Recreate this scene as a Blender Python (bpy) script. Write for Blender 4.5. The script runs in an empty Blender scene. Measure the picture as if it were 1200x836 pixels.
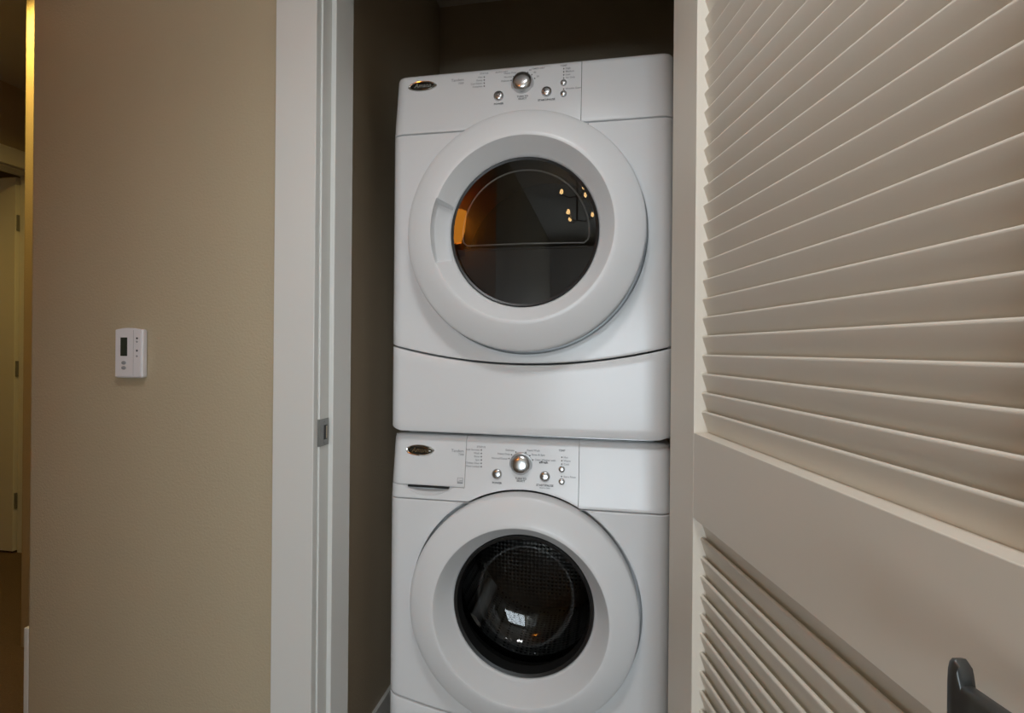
import bpy, bmesh, math
from mathutils import Vector, Matrix

# ------------------------------------------------------------------ camera, world, lights, exposure
scene = bpy.context.scene
C = scene.collection
PI = math.pi
R = math.radians

F_PX, W_PX = 600.0, 1200.0
cam_data = bpy.data.cameras.new('camera')
cam_data.sensor_fit = 'HORIZONTAL'
cam_data.sensor_width = 36.0
cam_data.lens = 36.0 * F_PX / W_PX
cam_data.shift_y = -9.0 / W_PX
cam_data.clip_start = 0.02
cam = bpy.data.objects.new('camera', cam_data)
C.objects.link(cam)
cam.matrix_world = (Matrix.Translation((0, -1.04, 1.2)) @ Matrix.Rotation(R(10.6), 4, 'Z')
                    @ Matrix.Rotation(R(90), 4, 'X') @ Matrix.Rotation(R(0.5), 4, 'Z'))
cam.location = (0, -1.04, 1.2)
scene.camera = cam

scene.view_settings.view_transform = 'Standard'
scene.view_settings.look = 'None'
scene.view_settings.gamma = 1.0
scene.view_settings.use_curve_mapping = False
scene.view_settings.exposure = 0.24

world = bpy.data.worlds.new('sky')
scene.world = world
world.use_nodes = True
bg = world.node_tree.nodes['Background']
bg.inputs['Color'].default_value = (0.80, 0.90, 1.0, 1)
bg.inputs['Strength'].default_value = 3.0

WIN = (-0.68, 0.95, 0.06, 1.72)          # window opening in the far wall of the room behind the camera: x0 x1 z0 z1
ROOM_Y = -5.4


def area_light(name, loc, rot, sx, sy, power, col):
    d = bpy.data.lights.new(name, 'AREA')
    d.shape = 'RECTANGLE'; d.size = sx; d.size_y = sy; d.energy = power; d.color = col
    o = bpy.data.objects.new(name, d); C.objects.link(o)
    o.location = loc; o.rotation_euler = rot
    return o


area_light('window_daylight', ((WIN[0] + WIN[1]) / 2, ROOM_Y - 0.25, (WIN[2] + WIN[3]) / 2), (R(90), 0, 0),
           WIN[1] - WIN[0] + 0.1, WIN[3] - WIN[2] + 0.1, 78, (0.84, 0.93, 1.0))


# ------------------------------------------------------------------ materials
def mat(name, col, rough=0.5, metal=0.0, bump=None, var=0.0, var_scale=6.0, coat=0.0, spec=0.5, emit=None, emit_s=0.0):
    m = bpy.data.materials.new(name); m.use_nodes = True
    nt = m.node_tree; b = nt.nodes['Principled BSDF']
    b.inputs['Base Color'].default_value = (*col, 1)
    b.inputs['Roughness'].default_value = rough
    b.inputs['Metallic'].default_value = metal
    b.inputs['Specular IOR Level'].default_value = spec
    b.inputs['Coat Weight'].default_value = coat
    b.inputs['Coat Roughness'].default_value = 0.05
    if emit:
        b.inputs['Emission Color'].default_value = (*emit, 1)
        b.inputs['Emission Strength'].default_value = emit_s
    tc = nt.nodes.new('ShaderNodeTexCoord')
    if var > 0:
        n = nt.nodes.new('ShaderNodeTexNoise'); n.inputs['Scale'].default_value = var_scale
        n.inputs['Detail'].default_value = 4
        nt.links.new(tc.outputs['Object'], n.inputs['Vector'])
        mx = nt.nodes.new('ShaderNodeMix'); mx.data_type = 'RGBA'
        mx.inputs[6].default_value = (*[c * (1 - var) for c in col], 1)
        mx.inputs[7].default_value = (*[min(1, c * (1 + var)) for c in col], 1)
        nt.links.new(n.outputs['Fac'], mx.inputs[0])
        nt.links.new(mx.outputs[2], b.inputs['Base Color'])
    if bump:
        sc, st, dist = bump
        n = nt.nodes.new('ShaderNodeTexNoise'); n.inputs['Scale'].default_value = sc
        n.inputs['Detail'].default_value = 3
        nt.links.new(tc.outputs['Object'], n.inputs['Vector'])
        bp = nt.nodes.new('ShaderNodeBump'); bp.inputs['Strength'].default_value = st
        bp.inputs['Distance'].default_value = dist
        nt.links.new(n.outputs['Fac'], bp.inputs['Height'])
        nt.links.new(bp.outputs['Normal'], b.inputs['Normal'])
    return m


def glass_mat(name, tint, rough=0.0, ior=1.5):
    m = bpy.data.materials.new(name); m.use_nodes = True
    nt = m.node_tree
    for n in list(nt.nodes):
        if n.type != 'OUTPUT_MATERIAL': nt.nodes.remove(n)
    out = nt.nodes['Material Output']
    lw = nt.nodes.new('ShaderNodeLayerWeight'); lw.inputs['Blend'].default_value = 0.5
    pw = nt.nodes.new('ShaderNodeMath'); pw.operation = 'POWER'; pw.inputs[1].default_value = 5.0
    fr = nt.nodes.new('ShaderNodeMath'); fr.operation = 'MULTIPLY_ADD'; fr.inputs[1].default_value = 0.9; fr.inputs[2].default_value = 0.05
    nt.links.new(lw.outputs['Facing'], pw.inputs[0]); nt.links.new(pw.outputs[0], fr.inputs[0])
    tr = nt.nodes.new('ShaderNodeBsdfTransparent'); tr.inputs['Color'].default_value = (*tint, 1)
    gl = nt.nodes.new('ShaderNodeBsdfGlossy'); gl.inputs['Roughness'].default_value = rough
    mx = nt.nodes.new('ShaderNodeMixShader')
    nt.links.new(fr.outputs[0], mx.inputs[0]); nt.links.new(tr.outputs[0], mx.inputs[1])
    nt.links.new(gl.outputs[0], mx.inputs[2]); nt.links.new(mx.outputs[0], out.inputs['Surface'])
    return m


def drum_mat():
    m = mat('drum_steel', (0.42, 0.42, 0.43), 0.28, 1.0)
    nt = m.node_tree; b = nt.nodes['Principled BSDF']
    tc = nt.nodes.new('ShaderNodeTexCoord')
    v = nt.nodes.new('ShaderNodeTexVoronoi'); v.inputs['Scale'].default_value = 75
    v.inputs['Randomness'].default_value = 0.12
    nt.links.new(tc.outputs['Object'], v.inputs['Vector'])
    rp = nt.nodes.new('ShaderNodeValToRGB')
    rp.color_ramp.elements[0].position = 0.26; rp.color_ramp.elements[0].color = (0.01, 0.01, 0.01, 1)
    rp.color_ramp.elements[1].position = 0.34; rp.color_ramp.elements[1].color = (0.22, 0.22, 0.22, 1)
    nt.links.new(v.outputs['Distance'], rp.inputs['Fac'])
    nt.links.new(rp.outputs['Color'], b.inputs['Base Color'])
    bp = nt.nodes.new('ShaderNodeBump'); bp.inputs['Strength'].default_value = 0.6; bp.inputs['Distance'].default_value = 0.004
    nt.links.new(v.outputs['Distance'], bp.inputs['Height']); nt.links.new(bp.outputs['Normal'], b.inputs['Normal'])
    return m


M = dict(
    wall=mat('beige_wall_paint', (0.50, 0.425, 0.295), 0.55, bump=(170, 0.35, 0.003), var=0.03, var_scale=3),
    closet=mat('closet_wall_paint', (0.50, 0.42, 0.31), 0.6, bump=(170, 0.3, 0.003), var=0.03),
    ceiling=mat('ceiling_paint', (0.76, 0.73, 0.68), 0.8, bump=(120, 0.3, 0.003)),
    carpet=mat('brown_carpet', (0.16, 0.11, 0.07), 0.95, bump=(260, 1.0, 0.006), var=0.3, var_scale=150),
    vinyl=mat('closet_floor_vinyl', (0.30, 0.26, 0.21), 0.4, var=0.12, var_scale=12),
    trim=mat('white_trim_paint', (0.74, 0.74, 0.71), 0.35, bump=(40, 0.05, 0.002)),
    door=mat('cream_door_paint', (0.80, 0.75, 0.66), 0.42, bump=(60, 0.05, 0.002)),
    white=mat('white_enamel', (0.80, 0.81, 0.82), 0.20, spec=0.36),
    whitep=mat('white_plastic', (0.80, 0.81, 0.82), 0.28, spec=0.35),
    grey=mat('grey_liner_plastic', (0.085, 0.095, 0.105), 0.35),
    dark=mat('black_plastic', (0.012, 0.012, 0.012), 0.35),
    rubber=mat('dark_rubber', (0.03, 0.03, 0.03), 0.4, bump=(30, 0.1, 0.003)),
    cavity=mat('dark_cavity', (0.03, 0.027, 0.024), 0.5),
    silver=mat('satin_silver', (0.62, 0.63, 0.64), 0.24, 1.0),
    silver2=mat('silver_plastic', (0.56, 0.57, 0.58), 0.3, 0.75),
    chrome=mat('chrome', (0.75, 0.75, 0.74), 0.07, 1.0),
    steel=mat('brushed_steel', (0.30, 0.30, 0.29), 0.35, 0.9, var=0.1, var_scale=40),
    pewter=mat('dark_pewter', (0.11, 0.115, 0.115), 0.36, 0.75, var=0.1, var_scale=30),
    badge=mat('badge_face', (0.05, 0.045, 0.035), 0.15, 0.6),
    ink=mat('dark_print', (0.05, 0.05, 0.055), 0.6),
    inkl=mat('grey_print', (0.30, 0.31, 0.33), 0.6),
    lcd=mat('lcd_screen', (0.035, 0.045, 0.035), 0.2),
    stat=mat('thermostat_plastic', (0.78, 0.77, 0.80), 0.4),
    glass=glass_mat('tinted_door_glass', (0.40, 0.39, 0.38)),
    bowl=glass_mat('clear_bowl_glass', (0.52, 0.52, 0.51)),
    pane=glass_mat('window_glass', (0.97, 0.98, 0.98)),
    drum=drum_mat(),
    bulb=mat('warm_bulb', (1, 0.8, 0.5), 0.4, emit=(1.0, 0.62, 0.25), emit_s=18),
    shade=mat('amber_shade', (0.9, 0.35, 0.08), 0.4, emit=(1.0, 0.34, 0.03), emit_s=8),
    lamp=mat('warm_lens', (1, 0.9, 0.7), 0.4, emit=(1.0, 0.72, 0.30), emit_s=8),
    lamp_white=mat('white_lens', (1, 1, 1), 0.4, emit=(0.96, 0.98, 1.0), emit_s=3),
    bronze=mat('bronze_metal', (0.12, 0.08, 0.05), 0.4, 0.8),
)


# ------------------------------------------------------------------ mesh helpers
def link(name, me, m, parent=None, smooth=None):
    o = bpy.data.objects.new(name, me); C.objects.link(o)
    if m: me.materials.append(M[m] if isinstance(m, str) else m)
    if smooth is not None:
        me.polygons.foreach_set('use_smooth', [True] * len(me.polygons))
        me.set_sharp_from_angle(angle=R(smooth))
    if parent: o.parent = parent
    return o


def tag(o, label=None, cat=None, group=None, kind=None):
    if label: o['label'] = label
    if cat: o['category'] = cat
    if group: o['group'] = group
    if kind: o['kind'] = kind
    return o


def empty(name, loc, rz=0.0):
    o = bpy.data.objects.new(name, None); C.objects.link(o)
    o.location = loc; o.rotation_euler = (0, 0, rz); o.empty_display_size = 0.05
    return o


def me_from(name, verts, faces):
    me = bpy.data.meshes.new(name); me.from_pydata(verts, [], faces); me.update()
    bm = bmesh.new(); bm.from_mesh(me); bmesh.ops.recalc_face_normals(bm, faces=bm.faces)
    bm.to_mesh(me); bm.free()
    return me


def boxes_me(name, bs, bev=0.0, seg=2):
    """list of (x0,x1,y0,y1,z0,z1) joined into one mesh"""
    bm = bmesh.new()
    for x0, x1, y0, y1, z0, z1 in bs:
        bmesh.ops.create_cube(bm, size=1.0, matrix=Matrix.Translation(((x0 + x1) / 2, (y0 + y1) / 2, (z0 + z1) / 2))
                              @ Matrix.Diagonal((abs(x1 - x0), abs(y1 - y0), abs(z1 - z0), 1)))
    if bev > 0:
        bmesh.ops.bevel(bm, geom=list(bm.edges), offset=bev, segments=seg, affect='EDGES', profile=0.5)
    me = bpy.data.meshes.new(name); bm.to_mesh(me); bm.free()
    return me


def box(name, b, m, parent=None, bev=0.0, seg=2):
    bs = b if isinstance(b, list) else [b]
    return link(name, boxes_me(name, bs, bev, seg), m, parent, None)


def lathe_me(name, prof, n=96, closed=False, tweak=None, cx=0.0, cz=0.0, sx=1.0, sz=1.0):
    """prof: list of (r, y); revolved about the local y axis through (cx, cz)"""
    vs, fs = [], []
    rows = []
    for r, y in prof:
        if r < 1e-6:
            vs.append((cx, y, cz)); rows.append([len(vs) - 1])
        else:
            row = []
            for k in range(n):
                a = 2 * PI * k / n
                yy = y if tweak is None else y + tweak(r, a, y)
                vs.append((cx + sx * r * math.cos(a), yy, cz + sz * r * math.sin(a))); row.append(len(vs) - 1)
            rows.append(row)
    pairs = list(zip(rows[:-1], rows[1:]))
    if closed: pairs.append((rows[-1], rows[0]))
    for A, B in pairs:
        for k in range(n):
            k2 = (k + 1) % n
            if len(A) == 1 and len(B) == 1: continue
            if len(A) == 1: fs.append((A[0], B[k], B[k2]))
            elif len(B) == 1: fs.append((A[k], A[k2], B[0]))
            else: fs.append((A[k], A[k2], B[k2], B[k]))
    return me_from(name, vs, fs)


def lathe(name, prof, m, parent=None, n=96, smooth=35, **kw):
    return link(name, lathe_me(name, prof, n, **kw), m, parent, smooth)


def tube_me(name, pts, rad, n=10):
    vs, fs = [], []
    pts = [Vector(p) for p in pts]
    for i, p in enumerate(pts):
        t = (pts[min(i + 1, len(pts) - 1)] - pts[max(i - 1, 0)]).normalized()
        u = t.cross(Vector((0.13, 0.37, 0.92))).normalized(); v = t.cross(u)
        for k in range(n):
            a = 2 * PI * k / n
            vs.append(tuple(p + (u * math.cos(a) + v * math.sin(a)) * rad))
    for i in range(len(pts) - 1):
        for k in range(n):
            fs.append((i * n + k, i * n + (k + 1) % n, (i + 1) * n + (k + 1) % n, (i + 1) * n + k))
    fs.append(tuple(range(n))); fs.append(tuple((len(pts) - 1) * n + k for k in range(n)))
    return me_from(name, vs, fs)


def tube(name, pts, rad, m, parent=None, n=10):
    return link(name, tube_me(name, pts, rad, n), m, parent, 50)


def prism_me(name, outline, z0, z1):
    """xy outline extruded in z"""
    n = len(outline)
    vs = [(x, y, z0) for x, y in outline] + [(x, y, z1) for x, y in outline]
    fs = [tuple(range(n)), tuple(range(n, 2 * n))] + [(k, (k + 1) % n, n + (k + 1) % n, n + k) for k in range(n)]
    return me_from(name, vs, fs)


def text(name, body, x, z, h, m, parent, y, align='CENTER', shear=0.0, bold=0.0, tilt=0.0):
    """flat print on a surface facing -y; h is the font size in metres"""
    cu = bpy.data.curves.new(name, 'FONT'); cu.body = body; cu.size = h
    cu.align_x = align; cu.align_y = 'CENTER'; cu.shear = shear; cu.offset = bold; cu.resolution_u = 2
    t = bpy.data.objects.new(name + '_tmp', cu); C.objects.link(t)
    dg = bpy.context.evaluated_depsgraph_get()
    me = bpy.data.meshes.new_from_object(t.evaluated_get(dg)); me.name = name
    bpy.data.objects.remove(t); bpy.data.curves.remove(cu)
    me.materials.clear()
    o = link(name, me, m, parent)
    o.location = (x, y, z); o.rotation_euler = (R(90) - tilt, 0, 0)
    return o


# ------------------------------------------------------------------ the setting
def struct(name, b, m, bev=0.0):
    return tag(box(name, b, m, None, bev), kind='structure')


CEIL = 2.62
struct('floor', (-4.5, 2.6, ROOM_Y - 0.1, 2.6, -0.1, 0.0), 'carpet')
struct('ceiling', (-4.5, 2.6, ROOM_Y - 0.1, 2.6, CEIL, CEIL + 0.1), 'ceiling')


def rounded_wall(name, x0, x1, y0, y1, z1, r, m, left=True):
    """wall slab with bullnose (rounded) left end"""
    pts = []
    for k in range(9):
        a = PI / 2 + PI / 2 * k / 8
        pts.append((x0 + r + r * math.cos(a), y1 - r + r * math.sin(a)))
    for k in range(9):
        a = PI + PI / 2 * k / 8
        pts.append((x0 + r + r * math.cos(a), y0 + r + r * math.sin(a)))
    pts += [(x1, y0), (x1, y1)]
    o = link(name, prism_me(name, pts, 0.0, z1), m, None, 40)
    return tag(o, kind='structure')


JL, JR, JD = -0.6277, 0.163, 0.115          # faces of the left and right jambs, jamb depth
HEAD = 2.10
rounded_wall('wall_front', -1.428, JL - 0.02, 0.0, JD, CEIL, 0.012, 'wall')
struct('wall_front_right', (JR + 0.02, 2.5, 0.0, JD, 0.0, CEIL), 'wall')
struct('wall_front_header', (JL - 0.02, JR + 0.02, 0.0, JD, HEAD + 0.02, CEIL), 'wall')
# closet
struct('wall_closet_left', (-0.80, -0.70, JD, 1.10, 0.0, CEIL), 'closet')
struct('wall_closet_right', (0.26, 0.36, JD, 1.10, 0.0, CEIL), 'closet')
struct('wall_closet_back', (-0.70, 0.26, 1.00, 1.10, 0.0, CEIL), 'closet')
struct('baseboard_closet_left', (-0.70, -0.688, JD, 1.00, 0.0, 0.085), 'trim', 0.003)
struct('floor_closet', (-0.70, 0.26, 0.02, 1.00, 0.0, 0.004), 'vinyl')
# hall beyond the thermostat wall
rounded_wall('wall_hall_pier', -2.292, -0.80, 0.60, 0.72, CEIL, 0.02, 'wall')
struct('baseboard_hall', (-2.24, -0.85, 0.588, 0.60, 0.0, 0.085), 'trim', 0.003)
struct('trim_7', (-1.442, -1.428, 0.004, 0.075, 0.0, 0.485), 'trim', 0.002)
struct('baseboard_front', (-1.41, -0.735, -0.013, 0.0, 0.0, 0.085), 'trim', 0.003)
FX = -3.22
struct('wall_far_right', (FX - 0.12, FX, 1.36, 2.5, 0.0, CEIL), 'wall')
struct('wall_far_left', (FX - 0.12, FX, -2.0, 0.52, 0.0, CEIL), 'wall')
struct('wall_far_header', (FX - 0.12, FX, 0.52, 1.36, 2.19, CEIL), 'wall')
struct('wall_hall_side', (-0.90, -0.80, 0.72, 2.4, 0.0, CEIL), 'wall')
struct('wall_hall_end', (FX, -0.80, 2.4, 2.5, 0.0, CEIL), 'wall')
struct('wall_bedroom', (FX - 1.2, FX - 1.1, -0.5, 2.5, 0.0, CEIL), 'wall')
struct('wall_bedroom_side', (FX - 1.1, FX - 0.12, 1.9, 2.0, 0.0, CEIL), 'wall')
struct('wall_bedroom_front', (FX - 1.1, FX - 0.12, -0.5, -0.4, 0.0, CEIL), 'wall')
struct('baseboard_far', (FX, FX + 0.012, 1.43, 2.4, 0.0, 0.085), 'trim', 0.003)
# wall opposite the closet and the room behind the camera
struct('wall_opposite', (FX, -0.75, -2.02, -1.92, 0.0, CEIL), 'wall')
struct('wall_room_left', (-0.85, -0.75, ROOM_Y, -2.02, 0.0, CEIL), 'wall')
struct('wall_room_right', (2.4, 2.5, ROOM_Y, 0.0, 0.0, CEIL), 'wall')
x0, x1, z0, z1 = WIN
struct('wall_back', [(-0.85, x0, ROOM_Y - 0.1, ROOM_Y, 0, CEIL), (x1, 2.4, ROOM_Y - 0.1, ROOM_Y, 0, CEIL),
                     (x0, x1, ROOM_Y - 0.1, ROOM_Y, 0, z0), (x0, x1, ROOM_Y - 0.1, ROOM_Y, z1, CEIL)], 'wall')
w = tag(empty('window_1', (x0, ROOM_Y, z0)), kind='structure')
ww, wh = x1 - x0, z1 - z0
box('window_frame', [(-0.06, 0.0, -0.02, 0.03, -0.06, wh + 0.06), (ww, ww + 0.06, -0.02, 0.03, -0.06, wh + 0.06),
                     (0, ww, -0.02, 0.03, wh, wh + 0.06), (0, ww, -0.02, 0.05, -0.06, 0.0)], 'trim', w)
for i in range(1, 4):
    box('muntin', (ww * i / 4 - 0.016, ww * i / 4 + 0.016, -0.06, -0.03, 0, wh), 'trim', w)
for i in range(1, 3):
    box('muntin', (0, ww, -0.062, -0.028, wh * i / 3 - 0.012, wh * i / 3 + 0.012), 'trim', w)
box('pane', (0, ww, -0.048, -0.044, 0, wh), 'pane', w)

# ---- closet door frame: casing, jambs, stop, strike plate
CW = 0.0997
t1 = struct('trim_1', (JL - 0.0045 - CW, JL - 0.0045, -0.018, 0.0, 0.0, HEAD + 0.0045), 'trim', 0.0018)
struct('trim_2', (JL - 0.0045 - CW, JR + 0.0045 + CW, -0.018, 0.0, HEAD + 0.0045, HEAD + CW), 'trim', 0.0018)
struct('trim_3', (JR + 0.008, JR + 0.0045 + CW, -0.018, 0.0, 0.0, HEAD + 0.0045), 'trim', 0.0018)
jl = struct('trim_4', (JL - 0.02, JL, 0.0, JD + 0.002, 0.0, HEAD + 0.02), 'trim', 0.001)
box('door_stop', (JL - 0.002, JL + 0.0112, 0.0365, JD + 0.002, 0.0, HEAD), 'trim', jl, 0.0015)
sp = link('strike_plate', prism_me('strike_plate', [(JL - 0.0055, -0.0016), (JL - 0.0055, -0.0002), (JL + 0.0002, -0.0001),
          (JL + 0.0004, 0.034), (JL + 0.0018, 0.034), (JL + 0.0016, -0.0016)], 0.9785, 1.039), 'steel', jl)
sp['label'] = 'grey metal strike plate'
so = box('latch_hole', (JL + 0.0012, JL + 0.0024, 0.015, 0.027, 0.992, 1.0245), 'dark', sp)
box('latch_hole_edge', (JL + 0.0015, JL + 0.0028, 0.0225, 0.026, 0.994, 1.0225), 'closet', sp)
for zz in (0.9845, 1.0325):
    s = lathe('screw', [(0, -0.0008), (0.0022, -0.0006), (0.0026, 0.0)], 'steel', sp, 12)
    s.location = (JL + 0.002, 0.017, zz); s.rotation_euler = (0, 0, R(90))
jr = struct('trim_5', (JR, JR + 0.02, 0.0, JD + 0.002, 0.0, HEAD + 0.02), 'trim', 0.001)
box('door_stop', (JR - 0.0112, JR + 0.002, 0.0365, JD + 0.002, 0.0, HEAD), 'trim', jr, 0.0015)
jh = struct('trim_6', (JL, JR, 0.0, JD + 0.002, HEAD, HEAD + 0.02), 'trim', 0.001)
box('door_stop', (JL + 0.0112, JR - 0.0112, 0.0365, JD + 0.002, HEAD - 0.0112, HEAD), 'trim', jh, 0.0015)

# ---- louvred closet door, swung open (local: x along the door from the hinge edge, -y out of the visible face)
DW, DH, DT = 0.785, 2.075, 0.035
d1 = empty('door_1', (0.1188, -0.018, 0.012))
ex = Vector((0.2328, -0.9725, 0)).normalized()
d1.rotation_euler = (0, 0, math.atan2(ex.y, ex.x))      # local -y then points to the opening side
tag(d1, 'cream louvred closet door swung open with grey lever handle', 'door', kind='structure')
DZ = -0.012
ST = 0.112
U0, U1, L0, L1 = 1.060 + DZ, 1.975 + DZ, 0.245 + DZ, 0.915 + DZ
box('stile', (0.0, ST, 0.0, DT, 0.0, DH), 'door', d1, 0.0015)
box('stile', (DW - ST, DW, 0.0, DT, 0.0, DH), 'door', d1, 0.0015)
box('top_rail', (ST, DW - ST, 0.0, DT, U1, DH), 'door', d1, 0.0012)
box('middle_rail', (ST, DW - ST, 0.0, DT, L1, U0), 'door', d1, 0.0012)
box('bottom_rail', (ST, DW - ST, 0.0, DT, 0.0, L0), 'door', d1, 0.0012)


def slat_mesh():
    # rounded cross-section, top edge towards the visible face
    ax, bx_ = Vector((0.0122, 0.0)), Vector((0.0122 + 0.0135, -0.0385))
    t = (bx_ - ax).normalized(); nrm = Vector((-t.y, t.x)) * 0.003
    pts = []
    c0, c1 = ax + t * 0.003 + Vector((0.003, 0)), bx_ + Vector((0.003, 0))
    base = math.atan2(nrm.y, nrm.x)
    for c, s in ((c0, base), (c1, base + PI)):
        for k in range(6):
            a = s + PI * k / 5
            pts.append((c.x + 0.003 * math.cos(a), c.y + 0.003 * math.sin(a)))
    # order: check that the first arc caps the top end
    n = len(pts); xa, xb = ST - 0.006, DW - ST + 0.006
    vs = [(xa, p[0], p[1]) for p in pts] + [(xb, p[0], p[1]) for p in pts]
    fs = [tuple(range(n)), tuple(range(n, 2 * n))] + [(k, (k + 1) % n, n + (k + 1) % n, n + k) for k in range(n)]
    me = me_from('slat', vs, fs)
    me.materials.append(M['door'])
    me.polygons.foreach_set('use_smooth', [True] * len(me.polygons)); me.set_sharp_from_angle(angle=R(50))
    return me


slat = slat_mesh()


def put_slat(z):
    o = bpy.data.objects.new('slat', slat); C.objects.link(o); o.parent = d1; o.location = (0, 0, z + DZ)


z = 1.0975
while z < 1.965:
    put_slat(z); z += 0.0319
z = 0.882 + 0.0325
while z > 0.27:
    put_slat(z); z -= 0.0325
# lever handle on the middle rail
LZ = 0.979 + DZ; LX = 0.727
hd = lathe('lever_handle', [(0, -0.009), (0.022, -0.009), (0.0285, -0.006), (0.030, 0.0), (0, 0.0)], 'pewter', d1, 40, cx=LX, cz=LZ)
hd['label'] = 'dark grey metal lever handle'
lathe('neck', [(0.0125, -0.006), (0.010, -0.018), (0.010, -0.042), (0.0125, -0.058), (0, -0.060)], 'pewter', hd, 24, cx=LX, cz=LZ)


def sweep_me(name, secs):
    """sections (x, yc, zc, half_y, half_z) joined as rounded boxes along x"""
    vs, fs, n = [], [], 16
    for x, yc, zc, hy, hz in secs:
        for k in range(n):
            a = 2 * PI * (k + 0.5) / n
            cx_, sx_ = math.cos(a), math.sin(a)
            e = 0.45
            vs.append((x, yc + hy * math.copysign(abs(cx_) ** e, cx_), zc + hz * math.copysign(abs(sx_) ** e, sx_)))
    for i in range(len(secs) - 1):
        for k in range(n):
            fs.append((i * n + k, i * n + (k + 1) % n, (i + 1) * n + (k + 1) % n, (i + 1) * n + k))
    fs += [tuple(range(n)), tuple((len(secs) - 1) * n + k for k in range(n))]
    return me_from(name, vs, fs)


link('lever', sweep_me('lever', [(0.741, -0.0535, LZ, 0.005, 0.009), (0.735, -0.0515, LZ, 0.007, 0.0125), (0.70, -0.0505, LZ - 0.001, 0.0065, 0.0135),
                                 (0.668, -0.0500, LZ - 0.002, 0.0060, 0.0140), (0.660, -0.0500, LZ - 0.0025, 0.0060, 0.0145),
                                 (0.6585, -0.0505, LZ - 0.003, 0.0064, 0.027), (0.6555, -0.0505, LZ - 0.003, 0.0066, 0.0295),
                                 (0.6525, -0.0505, LZ - 0.003, 0.0062, 0.0285), (0.651, -0.0505, LZ - 0.003, 0.0045, 0.026)]), 'pewter', hd, 45)
# hinges and latch on the door edges
for zz in (0.2, 1.02, 1.82):
    link('hinge', tube_me('hinge', [(-0.004, 0.040, zz - 0.045), (-0.004, 0.040, zz + 0.045)], 0.0055, 12), 'steel', d1, 40)
box('latch_plate', (DW - 0.001, DW + 0.0012, 0.005, 0.030, LZ - 0.028, LZ + 0.028), 'steel', d1)

# ---- far doorway across the hall: casing and a door standing open into the lit room
d2 = tag(empty('door_2', (FX, 0.52, 0)), kind='structure')
cw = 0.085
box('casing', [(0, 0.018, 0.84 - 0.012, 0.84 - 0.012 + cw, 0, 2.19 + cw), (0, 0.018, -cw + 0.012, 0.012, 0, 2.19 + cw),
               (0, 0.018, 0.012, 0.84 - 0.012, 2.19 - 0.012, 2.19 + cw)], 'trim', d2, 0.003)
box('jamb', [(-0.12, 0, 0.82, 0.84, 0, 2.19), (-0.12, 0, 0.0, 0.02, 0, 2.19), (-0.12, 0, 0.02, 0.82, 2.17, 2.19)], 'trim', d2)
leaf = box('door_leaf', (-0.90, -0.125, 0.80, 0.835, 0.012, 2.16), 'trim', d2, 0.002)
for (za, zb) in ((0.25, 0.95), (1.15, 1.9)):
    box('raised_panel', (-0.78, -0.25, 0.792, 0.80, za, zb), 'trim', leaf, 0.004)
for zz in (0.3, 1.06, 1.9):
    box('hinge', (-0.128, -0.118, 0.806, 0.818, zz - 0.045, zz + 0.045), 'steel', d2)


# ------------------------------------------------------------------ washer and dryer
MW, CR = 0.363, 0.032          # half width, front corner radius in plan


def yplan(x):
    d = abs(x) - (MW - CR)
    return CR - math.sqrt(max(0.0, CR * CR - d * d)) if d > 0 else 0.0


def lin(a, b, n): return [a + (b - a) * k / (n - 1) for k in range(n)]


def xs_full(n=61):
    xs = lin(-(MW - CR), MW - CR, n)
    cor = [MW - CR + CR * math.sin(PI / 2 * k / 9) for k in range(1, 10)]
    return [-c for c in reversed(cor)] + xs + cor


def sheet_me(name, xs, zlo, zhi, nz, yf, back=0.05, er=0.0035):
    """front sheet over xs, with rolled edges and a skirt going back to y=back"""
    vs, fs = [], []
    nx = len(xs)
    for x in xs:
        a, b = zlo(x), zhi(x)
        for k in range(nz):
            t = k / (nz - 1)
            # cluster rows at both ends for the rolled edge
            tz = a + (b - a) * t
            if k == 0: tz = a
            elif k == 1: tz = a + er * 0.3
            elif k == 2: tz = a + er
            elif k == nz - 3: tz = b - er
            elif k == nz - 2: tz = b - er * 0.3
            else: tz = a + er + (b - a - 2 * er) * (k - 2) / (nz - 5) if k < nz - 1 else b
            e = min(tz - a, b - tz)
            roll = 0.0
            if e < er:
                q = 1 - e / er
                roll = er * (1 - math.sqrt(max(0.0, 1 - q * q)))
            vs.append((x, yf(x, tz) + roll, tz))
    for i in range(nx - 1):
        for k in range(nz - 1):
            fs.append((i * nz + k, (i + 1) * nz + k, (i + 1) * nz + k + 1, i * nz + k + 1))
    loop = [i * nz for i in range(nx)] + [(nx - 1) * nz + k for k in range(1, nz)] + \
           [i * nz + nz - 1 for i in range(nx - 2, -1, -1)] + [k for k in range(nz - 2, 0, -1)]
    b0 = len(vs)
    for i in loop: vs.append((vs[i][0], back, vs[i][2]))
    L = len(loop)
    for k in range(L): fs.append((loop[k], loop[(k + 1) % L], b0 + (k + 1) % L, b0 + k))
    return me_from(name, vs, fs)


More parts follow.
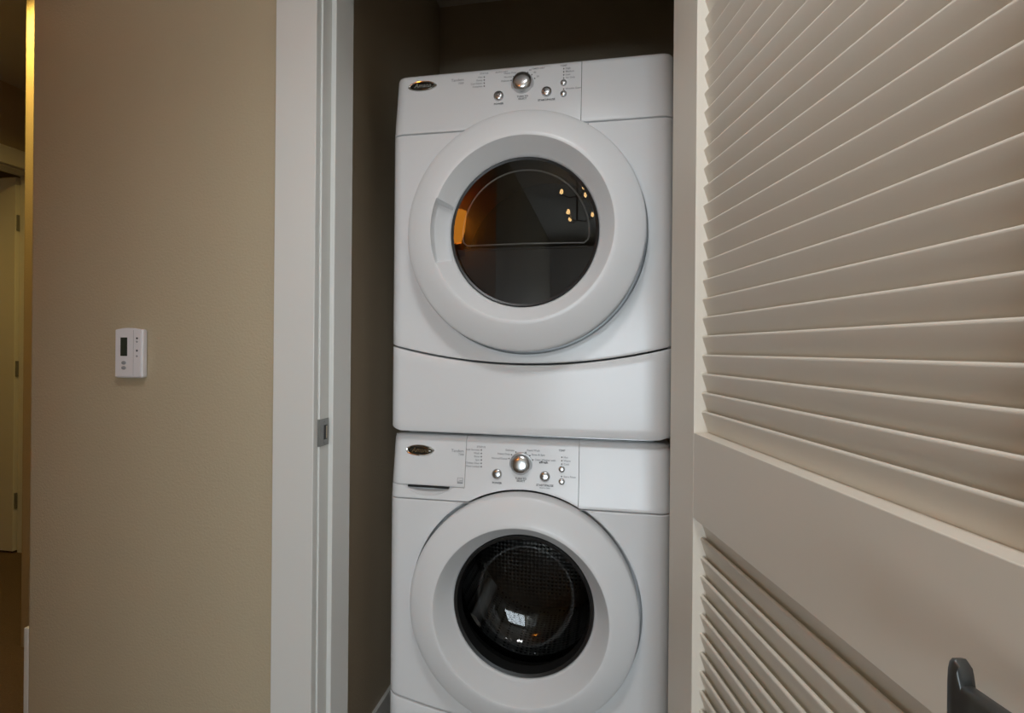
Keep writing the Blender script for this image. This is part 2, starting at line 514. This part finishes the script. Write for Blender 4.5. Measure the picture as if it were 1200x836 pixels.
def polar_panel_me(name, zc, ztop, zbot, rhole, rg0, rg1, gdepth, back=0.05):
    """front panel with a round opening and a sunken ring for the door; zbot is a function of x"""
    angs = set(2 * PI * k / 240 for k in range(240))
    for x in (-MW, MW):
        for zz in (ztop, zbot(x)): angs.add(math.atan2(zz - zc, x) % (2 * PI))
    for k in range(1, 10):
        x = MW - CR + CR * math.sin(PI / 2 * k / 10)
        for s in (-1, 1):
            for zz in (ztop, zbot(x)): angs.add(math.atan2(zz - zc, s * x) % (2 * PI))
    angs = sorted(angs)

    def rout(a):
        c, s = math.cos(a), math.sin(a)
        r = 9.0
        if abs(c) > 1e-9: r = min(r, MW / abs(c))
        if s > 1e-9: r = min(r, (ztop - zc) / s)
        if s < -1e-9:
            lo, hi = 0.0, r
            for _ in range(40):
                m = (lo + hi) / 2
                if zc + m * s < zbot(m * c): hi = m
                else: lo = m
            r = min(r, lo)
        return r
    er = 0.0035
    vs, fs = [], []
    prof = [(rhole, gdepth), (rg0 - 0.02, gdepth), (rg0, gdepth), (rg0 + 0.003, gdepth - 0.003),
            (rg1 - 0.003, 0.0025), (rg1, 0.0006), (rg1 + 0.006, 0.0)]
    nout = 16
    for a in angs:
        ro = rout(a)
        rows = [(r, y) for r, y in prof]
        for k in range(1, nout + 1):
            t = k / nout
            rows.append((rg1 + 0.006 + (max(ro, rg1 + 0.007) - er - rg1 - 0.006) * t, 0.0))
        rows += [(max(ro, rg1 + 0.007) - er * 0.3, er * 0.29), (max(ro, rg1 + 0.007), er)]
        m = len(rows)
        lim = [ro - (m - 1 - k) * 1e-5 for k in range(m)]
        for k, (r, y) in enumerate(rows):
            r = min(r, lim[k]); x, zz = r * math.cos(a), zc + r * math.sin(a)
            # vertical sides follow the plan rounding instead of the rolled edge
            vs.append((x, y + yplan(max(-MW, min(MW, x))), zz))
    m = len(rows); n = len(angs)
    for i in range(n):
        j = (i + 1) % n
        for k in range(m - 1): fs.append((i * m + k, j * m + k, j * m + k + 1, i * m + k + 1))
    b0 = len(vs)
    for i in range(n): vs.append((vs[i * m + m - 1][0], back, vs[i * m + m - 1][2]))
    for i in range(n):
        j = (i + 1) % n
        fs.append((i * m + m - 1, j * m + m - 1, b0 + j, b0 + i))
    return me_from(name, vs, fs)


def knob(name, x, z, r, h, m, parent, y, tilt=0.0):
    pr = [(0, -h), (r * 0.35, -h * 0.985), (r * 0.62, -h * 0.93), (r * 0.82, -h * 0.82), (r * 0.94, -h * 0.62), (r, -h * 0.35), (r, 0.004)]
    o = lathe(name, pr, m, parent, 40, 60)
    o.location = (x, y, z); o.rotation_euler = (-tilt, 0, 0)
    return o


def make_machine(kind, z0, height, zc, rdoor, rbev, rglass, yd, yb, yg, seam, lseam_edge, lseam_mid, fh):
    wash = kind == 'washing_machine'
    root = empty(kind, (-0.207, 0.236, z0))
    # cabinet shell (open in front so that the drum shows)
    dp = 0.70
    box('cabinet', [(-MW + 0.003, -MW + 0.010, 0.045, dp, fh, height - 0.006), (MW - 0.010, MW - 0.003, 0.045, dp, fh, height - 0.006),
                    (-MW + 0.010, MW - 0.010, dp - 0.007, dp, fh, height - 0.006),
                    (-MW + 0.003, MW - 0.003, 0.045, dp, height - 0.012, height - 0.004),
                    (-MW + 0.010, MW - 0.010, 0.045, dp - 0.007, fh, fh + 0.01)], 'white', root)
    for sx in (-1, 1):
        for yy in (0.09, 0.62):
            lathe_o = link('foot', tube_me('foot', [(sx * 0.29, yy, 0.0), (sx * 0.29, yy, fh + 0.002)], 0.022, 16), 'rubber', root, 40)
    tilt_run = height - seam
    TL = 0.024

    def ytilt(x, z):
        y = yplan(x)
        t = max(0.0, (z - seam) / tilt_run)
        y += TL * t
        return y
    top = height
    tr = 0.011

    def ypan(x, z):
        y = ytilt(x, z)
        e = top - z
        if e < tr: y += tr - math.sqrt(max(0, tr * tr - (tr - e) ** 2))
        return y

    def ztop_(x):
        d = max(0.0, abs(x) - (MW - 0.022))
        return top - (0.022 - math.sqrt(max(0, 0.022 ** 2 - d * d)))
    lo_seam = lambda x: lseam_mid + (lseam_edge - lseam_mid) * (x / MW) ** 2
    Rg = rdoor + 0.005
    link('front_panel', polar_panel_me('front_panel', zc, seam - 0.0015, lambda x: lo_seam(x) + 0.002, rglass + 0.015, rdoor + 0.0035, Rg + 0.006, 0.040), 'white', root, 30)
    link('lower_panel', sheet_me('lower_panel', xs_full(), lambda x: fh + 0.006 * max(0, abs(x) - 0.33) / 0.02, lambda x: lo_seam(x) - 0.0025, 14, lambda x, z: yplan(x)), 'white', root, 30)

    def zlo_arc(x):
        s = seam + 0.0015
        if abs(x) < Rg: s = max(s, zc + math.sqrt(Rg * Rg - x * x))
        return s
    # control panel in sections (detergent drawer front / fascia / right end)
    dl, dr = (-0.1545, 0.138) if wash else (None, 0.136)
    xa = xs_full(121)
    sec = []
    if wash:
        xd = [x for x in xa if x < dl - 0.001] + [dl - 0.0011]
        dz0 = 0.8345
        dr_o = link('detergent_drawer', sheet_me('detergent_drawer', xd, lambda x: dz0, ztop_, 30, ypan), 'white', root, 30)
        # shallow scoop below the drawer front
        fl = [x for x in xa if x < dl] + [dl]

        def ysc(x, z):
            u = (x + 0.2565) / 0.074
            d = 0.0
            if abs(u) < 1:
                zl = dz0 - 0.0245 * (1 - u * u)
                if z > zl: d = 0.016 * min(1.0, (z - zl) / 0.012) + 0.002
            return ypan(x, z) + d
        xs2 = lin(-(MW - CR), dl, 90)
        cor = [MW - CR + CR * math.sin(PI / 2 * k / 9) for k in range(1, 10)]
        link('drawer_surround', sheet_me('drawer_surround', [-c for c in reversed(cor)] + xs2, lambda x: max(zlo_arc(x), seam + 0.0015), lambda x: dz0 - 0.001, 26, ysc, er=0.0012), 'white', root, 30)
        box('drawer_grip', (-0.31, -0.198, 0.006, 0.03, dz0 - 0.0055, dz0 - 0.0005), 'dark', root)
        sec.append([dl] + [x for x in lin(dl + 0.003, dr - 0.003, 70)] + [dr])
    else:
        sec.append([x for x in xs_full(141) if x < dr - 0.002] + [dr])
    for s in sec:
        link('control_panel', sheet_me('control_panel', s, zlo_arc, ztop_, 30, ypan, er=0.002), 'white', root, 30)
    link('panel_end', sheet_me('panel_end', [dr + 0.0013] + [x for x in xs_full(121) if x > dr + 0.003], zlo_arc, ztop_, 30, ypan, er=0.002), 'white', root, 30)

    # ---- door: ring, glass
    def scoop(r, a, y):
        if wash or not (rglass + 0.006 < r < rbev + 0.004): return 0.0
        d = abs((a - PI + PI) % (2 * PI) - PI)
        if d > 0.36: return 0.0
        k = min(1.0, (0.36 - d) / 0.03)
        return k * 0.020
    dy = yb - yd
    wd = rdoor - rbev
    prof = [(rdoor - 0.004, 0.014), (rdoor, 0.010), (rdoor, yd + 0.006), (rdoor - 0.0012, yd + 0.0025), (rdoor - 0.004, yd)]
    for k in range(1, 9):
        t = k / 8
        prof.append((rdoor - 0.004 + (rbev + 0.004 - rdoor + 0.004) * t, yd + dy * (0.55 * t + 0.45 * math.sin(t * PI / 2))))
    prof += [(rbev + 0.0015, yb + 0.0006), (rbev, yb + 0.0025)]
    for k in range(1, 10):
        t = k / 9
        prof.append((rbev + (rglass + 0.003 - rbev) * t, yb + 0.0025 + (yg - yb - 0.0045) * t))
    prof += [(rglass, yg + 0.001), (rglass - 0.002, yg + 0.006), (rglass - 0.002, 0.03), (rglass + 0.012, 0.03), (rdoor - 0.02, 0.014)]
    door = lathe('door', prof, 'whitep', root, 288, 38, closed=True, tweak=scoop, cz=zc)
    if wash:
        lathe('rim', [(rglass - 0.002, yg), (rglass - 0.004, yg - 0.0025), (rglass - 0.011, yg + 0.001), (rglass - 0.014, 0.03), (rglass - 0.002, 0.03)], 'dark', door, 96, cz=zc)
        rg = rglass - 0.010
        bowl = [(rg, 0.004), (rg - 0.004, 0.030), (rg - 0.014, 0.062), (rg - 0.034, 0.090), (rg - 0.062, 0.106), (rg - 0.10, 0.114), (0.03, 0.117), (0, 0.1175)]
        lathe('glass_bowl', bowl, 'bowl', door, 96, 60, cz=zc)
        lathe('gasket', [(rglass + 0.010, 0.032), (rglass + 0.004, 0.05), (rglass + 0.012, 0.06), (rglass + 0.006, 0.075), (rglass + 0.014, 0.09), (rglass + 0.045, 0.10), (rglass + 0.07, 0.11)], 'rubber', root, 96, 50, cz=zc)
        drum = lathe('drum', [(rglass + 0.008, 0.112), (0.245, 0.114), (0.255, 0.125), (0.255, 0.46), (0.24, 0.475), (0.10, 0.462), (0, 0.455)], 'drum', root, 96, 40, cz=zc)
        for k in range(3):
            a = R(100 + 120 * k)
            b = link('baffle', sweep_me('baffle', [(0, 0, 0, 0.02, 0.012), (0.02, 0, 0.01, 0.028, 0.03), (0.26, 0, 0.01, 0.026, 0.028), (0.29, 0, 0, 0.015, 0.010)]), 'silver2', drum, 40)
            b.location = (0.245 * math.cos(a), 0.14, zc + 0.245 * math.sin(a))
            b.rotation_euler = Matrix(((0, math.sin(a), -math.cos(a)), (1, 0, 0), (0, -math.cos(a), -math.sin(a)))).to_euler()
        box('drum_housing', [(-0.30, 0.30, 0.50, 0.51, zc - 0.28, zc + 0.28)], 'cavity', root)
    else:
        lathe('rim', [(rglass - 0.002, yg), (rglass - 0.004, yg - 0.002), (rglass - 0.009, yg), (rglass - 0.010, 0.028), (rglass - 0.002, 0.028)], 'dark', door, 96, cz=zc)
        lathe('window_glass', [(rglass - 0.0075, yg + 0.00002), (rglass - 0.016, yg - 0.00002), (rglass - 0.10, yg - 0.0001), (0, yg - 0.0002)], 'glass', door, 96, 60, cz=zc)
        # inner liner: lower grey plate with a ledge and the frame of the upper window
        r = rglass - 0.010
        zl = -0.036
        a0 = math.asin(zl / r)
        n = 40
        ang = [PI - a0 + (2 * a0 + PI) * k / n for k in range(n + 1)]
        pts = [(r * math.cos(a), r * math.sin(a)) for a in ang]
        vs = [(x, yg + 0.020, zc + zz) for x, zz in pts] + [(x, yg + 0.026, zc + zz) for x, zz in pts]
        m = len(pts)
        fs = [tuple(range(m)), tuple(range(m, 2 * m))] + [(k, (k + 1) % m, m + (k + 1) % m, m + k) for k in range(m)]
        lp = link('liner', me_from('liner', vs, fs), 'grey', door)
        rr = r - 0.016
        hw = math.sqrt(rr * rr - 0.026 ** 2) - 0.01
        yl = yg + 0.024
        arc = [(rr * math.cos(a), yl, zc + rr * math.sin(a)) for a in lin(R(-3), R(183), 48)]
        bot = [(-rr + 0.003, yl, zc - 0.018), (-rr + 0.012, yl, zc - 0.026), (0, yl, zc - 0.024), (rr - 0.012, yl, zc - 0.026), (rr - 0.003, yl, zc - 0.018)]
        tube('window_gasket', arc + bot + [arc[0]], 0.0022, 'silver2', lp, 8)
        tube('ledge', [(-rr + 0.004, yg + 0.020, zc - 0.037), (rr - 0.004, yg + 0.020, zc - 0.037)], 0.003, 'grey', lp, 8)
        lathe('drum', [(rglass + 0.004, 0.034), (rglass + 0.02, 0.10), (0.29, 0.13), (0.29, 0.50), (0, 0.50)], 'cavity', root, 64, 40, cz=zc)

    # ---- badge, controls, printing
    pt = 0.10                      # tilt of the panel face at the controls
    cl = cam.location - root.location      # positions were read off the photo on the plane y = 0.006: carry them along the sight line

    def onp(x, zz):
        d = Vector((x, 0.006, zz)) - cl
        p = Vector((x, 0.006, zz))
        for _ in range(6): p = cl + d * ((ytilt(0, p.z) - cl.y) / d.y)
        return p.x, p.z
    yy = lambda zz: ytilt(0, zz) - 0.0004

    def slope(zz):
        t = max(0.0, (zz - seam) / tilt_run)
        return math.atan(TL / tilt_run)
    bz = 0.9268 if wash else 0.9145
    bx_ = -0.2775 if wash else -0.2795
    bx_, bz = onp(bx_, bz)
    sl = slope(bz)
    bd = lathe('badge', [(0.040, 0.003), (0.040, -0.001), (0.0375, -0.0035), (0.034, -0.003), (0.033, -0.002), (0, -0.002)], 'chrome', root, 64, 40, sz=0.37)
    bd.location = (bx_, ytilt(bx_, bz) + 0.0005, bz); bd.rotation_euler = (-sl, 0, 0)
    bd['label'] = 'oval chrome brand badge'
    lathe('badge_face', [(0.0335, -0.0016), (0.031, -0.0028), (0.02, -0.0034), (0, -0.0036)], 'badge', bd, 64, 60, sz=0.36)
    text('badge_lettering', 'Amana', 0.002, 0.0, 0.0165, 'chrome', bd, -0.0042, shear=0.25, bold=0.0003)

    def T(s, x, zz, h, m='inkl', al='CENTER', bold=0.0001):
        x, zz = onp(x, zz)
        return text('printed_label', s, x, zz, h, m, root, yy(zz) - 0.0005, al, tilt=slope(zz), bold=bold)

    def dot(x, zz, m='ink', r=0.0017):
        x, zz = onp(x, zz)
        o = lathe('indicator', [(0, -0.0011), (r * 0.8, -0.0009), (r, 0.0)], m, root, 12)
        o.location = (x, yy(zz), zz); o.rotation_euler = (-slope(zz), 0, 0)
    if wash:
        kx, kz, px, pz, sx_, sz_ = -0.0071, 0.9033, -0.0689, 0.8752, 0.0541, 0.8754
    else:
        kx, kz, px, pz, sx_, sz_ = -0.0115, 0.8985, -0.0731, 0.8718, 0.0499, 0.8724
    kx0, px0, sx0 = kx, px, sx_
    kx, kz = onp(kx, kz); px, pz = onp(px, pz); sx_, sz_ = onp(sx_, sz_)
    lathe('knob_collar', [(0.030, 0.003), (0.0295, -0.001), (0.0272, -0.0016), (0.0272, 0.003)], 'silver2', root, 48, cx=0).location = (kx, yy(kz), kz)
    k = knob('cycle_knob', kx, kz, 0.0268, 0.020, 'silver', root, yy(kz), slope(kz)); k['label'] = 'silver cycle selector knob'
    for nm, x, zz in (('power_button', px, pz), ('start_button', sx_, sz_)):
        b = knob(nm, x, zz, 0.0132, 0.008, 'silver', root, yy(zz), slope(zz))
        if nm == 'power_button':
            lathe('power_symbol', [(0.0052, -0.0084), (0.0040, -0.0084)], 'ink', b, 24)
        else:
            tri = me_from('play_symbol', [(-0.006, -0.0083, 0.003), (-0.006, -0.0083, -0.003), (-0.0015, -0.0086, 0)], [(0, 1, 2)])
            link('play_symbol', tri, 'ink', b)
            box('pause_symbol', [(0.0015, 0.0027, -0.0087, -0.0083, -0.003, 0.003), (0.004, 0.0052, -0.0085, -0.0081, -0.003, 0.003)], 'inkl', b)
    bx2 = 0.0964 if wash else 0.0927
    for zz in ((0.8959, 0.865) if wash else (0.8912, 0.8635)):
        bxx, zz = onp(bx2, zz)
        knob('option_button', bxx, zz, 0.0082, 0.006, 'silver', root, yy(zz), slope(zz))
    T('POWER', px0, 0.8522, 0.0072, 'ink', bold=0.00015)
    T('TURN TO', kx0, 0.8665, 0.0066, 'ink', bold=0.00012); T('SELECT', kx0, 0.8605, 0.0066, 'ink', bold=0.00012)
    T('START/PAUSE', sx0, 0.8528, 0.0072, 'ink', bold=0.00015)
    if wash:
        T('Hold to Start', sx0, 0.8465, 0.005)
        T('Tandem', -0.157, 0.9295, 0.0105, al='RIGHT'); T('7300', -0.157, 0.9205, 0.0075, al='RIGHT')
        T('STATUS', -0.111, 0.9425, 0.0065)
        for k, s in enumerate(('Add Garment', 'Wash', 'Rinse', 'Spin', 'Clothes Clean', 'Door Locked')):
            zz = 0.9345 - 0.00856 * k
            T(s, -0.1155, zz, 0.0065, al='RIGHT'); dot(-0.1109, zz)
        for s, x, zz in (('Normal/Casual', -0.042, 0.9155), ('Heavy Duty', -0.0355, 0.9275), ('Delicate', -0.0245, 0.9375)):
            T(s, x, zz, 0.0068, al='RIGHT')
        for s, x, zz in (('Rapid Wash', 0.008, 0.9395), ('Rinse & Spin', 0.020, 0.9290), ('Clean Washer with', 0.028, 0.9165)):
            T(s, x, zz, 0.0068, al='LEFT')
        T('affresh', 0.0505, 0.9107, 0.0085, 'ink', bold=0.0002)
        for x, zz in ((-0.0381, 0.9161), (-0.0316, 0.9262), (-0.0206, 0.9335), (0.0051, 0.9335), (0.0156, 0.9262), (0.0231, 0.9158)): dot(x, zz)
        T('TEMP', 0.0965, 0.9425, 0.007)
        for k, s in enumerate(('Hot', 'Warm', 'Cold')):
            zz = 0.9258 - 0.0086 * k
            T(s, 0.101, zz, 0.0066, al='LEFT'); dot(0.0962, zz)
        dot(0.0962, 0.8778); T('Extra Rinse', 0.101, 0.8775, 0.0066, al='LEFT')
        # energy label mark on the drawer front
        ez = 0.8495
        e = link('energy_mark', boxes_me('energy_mark', [(-0.0075, 0.0075, 0, 0.0004, 0.0, 0.0008), (-0.0075, 0.0075, 0, 0.0004, 0.0092, 0.010),
                 (-0.0075, -0.0067, 0, 0.0004, 0, 0.01), (0.0067, 0.0075, 0, 0.0004, 0, 0.01), (-0.003, 0.006, 0, 0.0004, 0.003, 0.0042), (-0.0075, 0.0075, 0, 0.0004, -0.0045, -0.0012)]), 'inkl', root)
        e.location = (-0.1672, yy(ez) - 0.0006, ez); e.rotation_euler = (-slope(ez), 0, 0)
    else:
        T('Tandem', -0.166, 0.9225, 0.0105, al='RIGHT'); T('7300', -0.166, 0.9135, 0.0075, al='RIGHT')
        T('STATUS', -0.112, 0.9335, 0.0065)
        for k, s in enumerate(('Wet', 'Damp', 'Cool Down', 'Complete')):
            zz = 0.9245 - 0.0078 * k
            T(s, -0.1165, zz, 0.0065, al='RIGHT'); dot(-0.1117, zz)
        T('AUTO DRY', -0.066, 0.9330, 0.0066); T('TIMED DRY', 0.0285, 0.9335, 0.0066)
        for s, x, zz in (('Delicate', -0.0445, 0.9095), ('Normal', -0.0385, 0.9190), ('Heavy Duty', -0.0275, 0.9285)):
            T(s, x, zz, 0.0068, al='RIGHT')
        for s, x, zz in (('60', 0.0045, 0.9315), ('40', 0.0165, 0.9245), ('20', 0.024, 0.9135)):
            T(s, x, zz, 0.0066, al='LEFT')
        for x, zz in ((-0.0412, 0.9095), (-0.0347, 0.9190), (-0.0237, 0.9265), (0.0016, 0.9265), (0.0121, 0.9195), (0.0194, 0.9095)): dot(x, zz)
        T('TEMP', 0.0925, 0.9345, 0.007)
        for k, s in enumerate(('High', 'Medium', 'Low', 'Air Only')):
            zz = 0.9272 - 0.0078 * k
            T(s, 0.0975, zz, 0.0066, al='LEFT'); dot(0.0927, zz)
        dot(0.0927, 0.8763); T('Wrinkle Guard', 0.0975, 0.8765, 0.0066, al='LEFT')
    return root


washer = make_machine('washing_machine', 0.004, 0.966, 0.546, 0.287, 0.2145, 0.181, -0.036, -0.060, -0.001, 0.7995, 0.284, 0.237, 0.022)
tag(washer, 'white front-loading washing machine on the floor under the dryer', 'washing machine')
dryer = make_machine('tumble_dryer', 0.975, 0.957, 0.5125, 0.2935, 0.2185, 0.186, -0.054, -0.082, -0.036, 0.7875, 0.233, 0.186, 0.006)
tag(dryer, 'white tumble dryer with dark tinted window stacked on the washing machine', 'dryer')
# stacking bracket between the two
bk = box('stacking_bracket', (-0.207 - 0.325, -0.207 + 0.325, 0.29, 0.90, 0.9702, 0.9748), 'silver2', None, 0.001)
tag(bk, 'thin metal stacking strip between the dryer and washing machine', 'bracket')

# ------------------------------------------------------------------ thermostat
th = empty('thermostat', (-1.116, 0.0, 1.123))
th.scale = (0.98, 0.62, 1.0)
tag(th, 'white wall thermostat with small dark screen on beige wall', 'thermostat')
tw = 0.0395
vs = []
body = box('housing', (-tw, tw, -0.024, 0.0, 0.0, 0.116), 'stat', th, 0.006, 3)
fo = []
for k in range(17):
    u = -1 + 2 * k / 16
    fo.append((u * (tw - 0.003), 0.114 + 0.0045 * (1 - u * u)))
me = me_from('cover', [(x, -0.027, zz) for x, zz in fo] + [(tw - 0.003, -0.027, 0.003), (-tw + 0.003, -0.027, 0.003)]
             + [(x, -0.010, zz) for x, zz in fo] + [(tw - 0.003, -0.010, 0.003), (-tw + 0.003, -0.010, 0.003)],
             [tuple(range(19)), tuple(range(19, 38))] + [(k, (k + 1) % 19, 19 + (k + 1) % 19, 19 + k) for k in range(19)])
bm = bmesh.new(); bm.from_mesh(me); bmesh.ops.bevel(bm, geom=[e for e in bm.edges if all(v.co.y < -0.02 for v in e.verts)], offset=0.0015, segments=2, affect='EDGES')
bm.to_mesh(me); bm.free()
cover = link('cover', me, 'stat', th, 40)
scr = box('screen', (-0.0205, -0.0015, -0.0282, -0.026, 0.052, 0.096), 'lcd', th)
scr['label'] = 'dark display screen'
for zz in (0.024, 0.036):
    o = lathe('button', [(0, -0.003), (0.004, -0.0028), (0.006, -0.0018), (0.0065, 0)], 'inkl', th, 24, sz=0.7); o.location = (-0.011, -0.027, zz)
for zz, m in ((0.094, 'ink'), (0.086, 'inkl'), (0.065, 'ink'), (0.052, 'inkl')):
    o = lathe('small_button', [(0, -0.0016), (0.0022, -0.0013), (0.0026, 0)], m, th, 16); o.location = (0.026, -0.027, zz)
box('cover_seam', (0.0155, 0.0162, -0.0273, -0.026, 0.006, 0.113), 'inkl', th)

# ------------------------------------------------------------------ lamps the place has
# recessed ceiling light by the hall pier
dn = empty('ceiling_downlight', (-2.20, 0.36, CEIL)); tag(dn, 'warm recessed ceiling light in the hall beyond thermostat wall', 'ceiling light')
lathe('trim_ring', [(0.05, 0), (0.075, 0), (0.073, 0.008), (0.05, 0.008)], 'trim', dn, 40, closed=True).rotation_euler = (R(-90), 0, 0)
lathe('lens', [(0.05, 0.004), (0, 0.006)], 'lamp', dn, 40).rotation_euler = (R(-90), 0, 0)
sd = bpy.data.lights.new('downlight_beam', 'SPOT'); sd.energy = 34; sd.color = (1.0, 0.66, 0.16); sd.spot_size = R(150); sd.spot_blend = 0.6; sd.shadow_soft_size = 0.05
so_ = bpy.data.objects.new('downlight_beam', sd); C.objects.link(so_); so_.parent = dn; so_.location = (0, 0, -0.02); so_.rotation_euler = (R(12), 0, 0)

# small branched ceiling lamp in the room behind the camera (seen mirrored in the dryer window)
ch = empty('ceiling_lamp', (-0.24, -2.7, CEIL)); tag(ch, 'bronze branched ceiling lamp with small warm bulbs behind the camera', 'lamp')
lathe('ceiling_rose', [(0, 0.03), (0.05, 0.025), (0.06, 0.0)], 'bronze', ch, 32).rotation_euler = (R(-90), 0, 0)
tube('stem', [(0, 0, -0.02), (0, 0, -0.38)], 0.008, 'bronze', ch)
for k in range(6):
    a = 2 * PI * k / 6
    zz = -0.16 if k % 2 else -0.36
    tip = Vector((0.13 * math.cos(a), 0.13 * math.sin(a), zz))
    tube('arm', [(0, 0, zz - 0.02), tuple(tip * 0.5 + Vector((0, 0, zz * 0.5 - 0.03))), tuple(tip)], 0.005, 'bronze', ch, 8)
    b = lathe('bulb', [(0, -0.018), (0.010, -0.015), (0.016, -0.004), (0.014, 0.010), (0.007, 0.024), (0, 0.026)], 'bulb', ch, 16, 80)
    b.location = tip + Vector((0, 0, 0.02)); b.rotation_euler = (R(90), 0, 0)
# amber wall sconce on the wall opposite the closet (the orange glow mirrored in the dryer window)
sc = empty('wall_sconce', (-1.02, -1.92, 1.90)); tag(sc, 'amber glass wall sconce on the wall opposite the closet', 'lamp')
box('back_plate', (-0.05, 0.05, 0.0, 0.012, -0.08, 0.12), 'bronze', sc, 0.004)
tube('bracket', [(0, 0.01, 0.0), (0, 0.06, -0.03), (0, 0.075, 0.02)], 0.007, 'bronze', sc)
o = lathe('sconce_shade', [(0.05, -0.05), (0.075, 0.03), (0.085, 0.16), (0.08, 0.16), (0.07, 0.03), (0.045, -0.045), (0, -0.05)], 'shade', sc, 40, 50)
o.location = (0, 0.10, 0.05); o.rotation_euler = (R(90), 0, 0)


def downlight(name, loc, label, power, col, size=0.06, lens=0.06, cone=120, blend=1.0):
    d = empty(name, loc); tag(d, label, 'ceiling light')
    lathe('trim_ring', [(lens, 0), (lens + 0.028, 0), (lens + 0.026, 0.008), (lens, 0.008)], 'trim', d, 40, closed=True).rotation_euler = (R(-90), 0, 0)
    lathe('lens', [(lens, 0.003), (0, 0.005)], 'lamp' if lens < 0.1 else 'lamp_white', d, 40).rotation_euler = (R(-90), 0, 0)
    l = bpy.data.lights.new('downlight_beam', 'SPOT'); l.energy = power; l.color = col
    l.spot_size = R(cone); l.spot_blend = blend; l.shadow_soft_size = size
    o = bpy.data.objects.new('downlight_beam', l); C.objects.link(o); o.parent = d; o.location = (0, 0, -0.02)


downlight('recessed_light', (-0.08, -0.92, CEIL), 'recessed ceiling light above the hall in front of the closet', 50, (0.96, 0.98, 1.0), size=0.17, lens=0.17, cone=130, blend=0.7)
downlight('recessed_light', (FX - 0.6, 0.6, CEIL), 'warm recessed ceiling light in the room beyond the far doorway', 6, (1.0, 0.62, 0.18))
